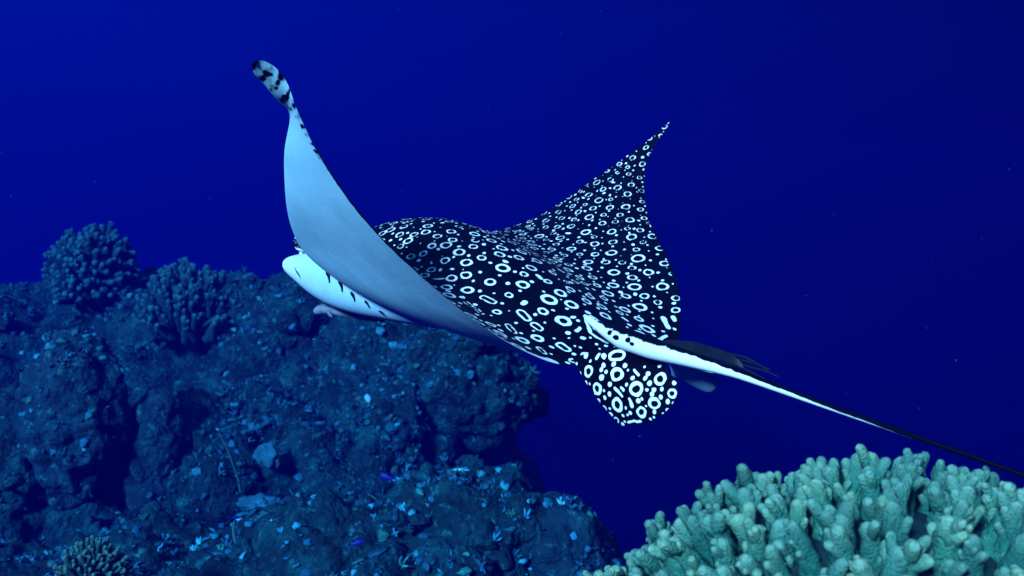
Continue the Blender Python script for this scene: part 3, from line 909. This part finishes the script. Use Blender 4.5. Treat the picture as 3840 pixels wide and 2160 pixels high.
# massive corals standing on the reef
def massive(name, label, c, R, seed, knob=.06):
    C = px(*c)
    v, f = blob(C, R, 5, .22, seed, knob, 9.0)
    o = obj(name, v, f, M_BOULDER, origin=(C[0], C[1], C[2] - R[2]))
    tag(o, label, 'coral')
    return v, f
big = [massive('pillar_coral', 'broad rounded pillar coral with a lumpy lit crown, tallest of the two pillars', (190, 1060, 5.0), (.27, .26, .43), 41),
       massive('pillar_coral', 'narrow dark pillar coral beside the broad lumpy pillar', (400, 1165, 5.2), (.17, .2, .38), 47, .03),
       massive('boulder_coral', 'smooth rounded boulder coral at the outer edge of the reef', (1420, 1395, 4.0), (.165, .2, .20), 52, .03)]

# crust of small growths over everything the light reaches
allv = np.concatenate([rv] + [b[0] for b in big])
allf = np.concatenate([rf] + [b[1] + len(rv) + sum(len(q[0]) for q in big[:i]) for i, b in enumerate(big)])
a, b, c = allv[allf[:, 0]], allv[allf[:, 1]], allv[allf[:, 2]]
cen = (a + b + c) / 3
nrm = np.cross(b - a, c - a); area = np.linalg.norm(nrm, axis=1) / 2
nrm /= 2 * area[:, None] + 1e-12
view = -(nrm * cen).sum(1) / np.linalg.norm(cen, axis=1)
ok = (view > -.15) & (np.abs(cen[:, 0] / cen[:, 1]) < .62) & (np.abs(cen[:, 2] / cen[:, 1]) < .36)
cl = np.array([noise.fractal(Vector(p) * 2.3, .9, 2.1, 3) for p in cen[ok].tolist()])
wgt = np.zeros(len(cen))
wgt[ok] = area[ok] / cen[ok, 1] ** 1.3 * np.clip(.15 + nrm[ok, 2] * .6 + 1.6 * cl, .02, 2.4)
wgt /= wgt.sum()
NK = 12500
pick = rng.choice(len(cen), NK, p=wgt)
protos = []
for i in range(16):
    v, f = ico(1)
    jit = np.random.default_rng(i).normal(0, .16, (len(v), 1))
    if i < 6:                                    # ragged lumps
        q = v * (1 + .55 * fbm(v, 2.2, 3, i * 7))[:, None] * (1 + jit) * np.array([1, 1, .75])
    elif i < 13:                                 # tufts of short spikes
        r_ = np.random.default_rng(50 + i)
        ps = []
        for k in range(5):
            dv = np.array([r_.normal(0, .55), r_.normal(0, .55), 1.0]); dv /= np.linalg.norm(dv)
            ln = r_.uniform(.9, 1.9)
            b0 = np.array([dv[0], dv[1], 0]) * .5
            pth = np.array([b0, b0 + dv * ln * .6 + r_.normal(0, .08, 3), b0 + dv * ln])
            tvv, tff = tube(pth, [.30, .24, .10], 5, False)
            tff = [[a_, b_, c_] for a_, b_, c_, d_ in tff] + [[a_, c_, d_] for a_, b_, c_, d_ in tff] + [[10, 12, 11], [10, 13, 12], [10, 14, 13]]
            ps.append((tvv, tff))
        q, f = join(ps)
        f = np.array(f)
    else:                                        # thin tilted plates
        q = v * (1 + .5 * fbm(v, 1.7, 3, i * 7))[:, None] * (1 + jit) * np.array([1.6, 1.2, .28]) + np.array([.2, 0, .2])
    protos.append((q, f))
tints = np.array([(.006, .08, .12), (.010, .14, .19), (.004, .05, .08), (.02, .24, .28), (.012, .13, .10), (.03, .09, .09), (.09, .42, .48), (.003, .03, .05)])
tp_w = np.array([.24, .22, .18, .09, .07, .05, .015, .135])
gv, gf, gt, off = [], [], [], 0
for i in pick:
    q, f = protos[int(rng.integers(16))]
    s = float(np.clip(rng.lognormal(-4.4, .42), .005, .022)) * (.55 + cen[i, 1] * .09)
    d = nrm[i] * .6 + np.array([0, -.1, .55]) + rng.normal(0, .25, 3)
    m3 = np.array((Vector(d).to_track_quat('Z', 'Y') @ Matrix.Rotation(rng.uniform(0, 6.28), 3, 'Z').to_quaternion()).to_matrix())
    gv.append(q * s * rng.uniform(.75, 1.3, 3) @ m3.T + cen[i] + nrm[i] * s * .2)
    gf.append(f + off); off += len(q)
    gt.append(np.tile(tints[rng.choice(8, p=tp_w)] * rng.uniform(.6, 1.4) * (1.25 + 1.2 * np.clip((4.6 - cen[i, 1]) / .8, 0, 1)), (len(q), 1)))  # highlights of the near slope put into brighter growth tints
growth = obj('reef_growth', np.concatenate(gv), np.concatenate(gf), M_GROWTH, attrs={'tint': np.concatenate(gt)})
tag(growth, 'crust of small knobs, plates and algae tufts covering the reef', 'reef growth', kind='stuff')

# branching corals on the crest
finger_coral('branching_coral', 'tall domed branching coral rising above the reef crest against open water', 'coral',
             px(238, 700, 7.2), (.30, .30, .37), 330, .15, .026, .019, 3, M_FAR_FINGER, M_FINGER_BASE, 8, .25, -.45, .8, limit=150, seed=5, hump=.26)
finger_coral('branching_coral', 'low bushy branching coral with upright spread fingers on the reef crest', 'coral',
             px(475, 790, 6.7), (.34, .28, .33), 260, .19, .026, .018, 3, M_FAR_FINGER, M_FINGER_BASE, 8, .5, -.25, .85, limit=110, seed=8, hump=.3)
finger_coral('branching_coral', 'small greenish branching coral dome with neat rows of stubby fingers', 'coral',
             px(240, 1475, 3.3), (.125, .12, .15), 330, .05, .0085, .0065, 2, M_GREEN_FINGER, M_FINGER_BASE, 8, .2, -.2, .8, limit=150, seed=11, hump=.18)

# sea whips
def whip(label, pts, r):
    p = np.array([px(*q) for q in pts])
    s = spline(p, np.linspace(0, len(p) - 1, 30))
    v, f = tube(s, np.interp(np.linspace(0, 1, 30), [0, .8, 1], [r, r * .8, r * .35]), 8)
    tag(obj('sea_whip', v, f, M_WHIP, origin=tuple(s[0])), label, 'sea whip', 'sea whips on the reef')
whip('short sea whip with its tip hooked over, standing in a dark hollow', [(953, 1335, 4.3), (957, 1300, 4.28), (955, 1275, 4.25), (945, 1255, 4.22), (925, 1243, 4.2)], .0065)
whip('long slanting sea whip leaning over the reef slope', [(606, 1240, 5.1), (600, 1205, 5.05), (588, 1170, 5.0), (575, 1135, 4.95), (552, 1092, 4.9)], .008)
whip('wavy upright sea whip low on the reef slope', [(582, 1440, 4.0), (586, 1405, 3.98), (594, 1375, 3.96), (588, 1340, 3.95), (590, 1310, 3.95)], .0075)
whip('faint thin sea whip inside the shaded hollow', [(972, 1190, 5.9), (976, 1150, 5.85), (980, 1120, 5.8), (986, 1095, 5.8)], .008)

# encrusting sponges
def sponge(label, c, w, h, seed):
    C = px(*c)
    v, f = ico(3)
    k = 1 + .45 * fbm(v, 1.6, 4, seed)
    q = v * k[:, None] * np.array([w, .035, h])
    q[:, 1] += .25 * q[:, 2]
    tag(obj('encrusting_sponge', q + C, f, M_SPONGE, origin=tuple(C)), label, 'sponge')
sponge('pale blue ragged sponge patch with a dark hole on the slope', (672, 1146, 5.2), .065, .06, 3)
sponge('larger pale blue sponge sheet lower on the slope', (650, 1265, 4.95), .09, .04, 9)

# little blue reef fish
def fish(label, c, ln, yaw, pitch):
    C = px(*c)
    root = empty('reef_fish', tuple(C))
    tag(root, label, 'fish', 'little blue fish by the reef')
    dx = np.array([math.cos(yaw) * math.cos(pitch), math.sin(yaw) * math.cos(pitch), math.sin(pitch)])
    t = np.linspace(0, 1, 14)
    pth = C + dx * ((.5 - t) * ln)[:, None]
    hgt = ln * np.interp(t, [0, .1, .35, .7, .9, 1], [.02, .12, .2, .14, .05, .04])
    v, f = tube(pth, np.stack([hgt, hgt * .45], 1), 12)
    obj('body', v, f, M_FISH, root)
    e0 = pth[-1]
    v, f = blade([e0 + dx * ln * .03, e0 - dx * ln * .12, e0 - dx * ln * .26], [ln * .04, ln * .12, ln * .2], ln * .012)
    obj('tail_fin', v, f, M_FISH, root)
    e0 = pth[5] + np.array([0, 0, ln * .14])
    v, f = blade([e0, e0 - dx * ln * .15 + np.array([0, 0, ln * .05]), e0 - dx * ln * .35], [ln * .06, ln * .09, ln * .03], ln * .01)
    obj('dorsal_fin', v, f, M_FISH, root)
fish('tiny blue fish hovering in the dark hollow of the reef', (972, 1200, 5.0), .07, 3.0, .25)
fish('tiny blue fish just below the hooked sea whip', (985, 1318, 4.0), .05, .2, .4)
fish('tiny blue fish darting over bright rubble on the reef', (900, 1366, 3.6), .05, .2, .2)
fish('tiny blue fish at the tip of the wavy sea whip', (592, 1302, 3.9), .035, .5, 0)

# ------------------------------------------------------------------ the water itself
bx = [(x, y, z) for x in (-13, 13) for y in (-2.5, 10.2) for z in (-6, 1.4)]
bfc = [(0, 1, 3, 2), (4, 6, 7, 5), (0, 4, 5, 1), (2, 3, 7, 6), (0, 2, 6, 4), (1, 5, 7, 3)]
hz, n, l, b = new_mat('sea_water')
n.remove(b)
pv = n.new('ShaderNodeVolumePrincipled')
pv.inputs['Color'].default_value = (0.0006, 0.0018, 0.075, 1)
pv.inputs['Absorption Color'].default_value = (0.0, 0.15, 0.55, 1)
pv.inputs['Density'].default_value = 0.17
l.new(pv.outputs[0], [k for k in n if k.type == 'OUTPUT_MATERIAL'][0].inputs['Volume'])
haze = obj('haze', np.array(bx), bfc, hz, smooth=False)
tag(haze, 'deep blue sea water filling the scene', 'water', kind='stuff')

# ------------------------------------------------------------------ drifting specks in the water
sv, sf, off = [], [], 0
for i in range(75):
    y = rng.uniform(1.0, 4.5)
    p = np.array([rng.uniform(-.56, .56) * y, y, rng.uniform(-.32, .32) * y])
    v, f = ico(0)
    sv.append(v * rng.uniform(.0005, .0011) * (.6 + y * .25) * rng.uniform(.6, 1.3, 3) + p)
    sf.append(f + off); off += len(v)
M_SPECK = plain_mat('drifting_speck', (0.06, 0.10, 0.11), 0.9, 0.05)
tag(obj('marine_snow', np.concatenate(sv), np.concatenate(sf), M_SPECK), 'fine pale specks drifting in the open water', 'marine snow', kind='stuff')
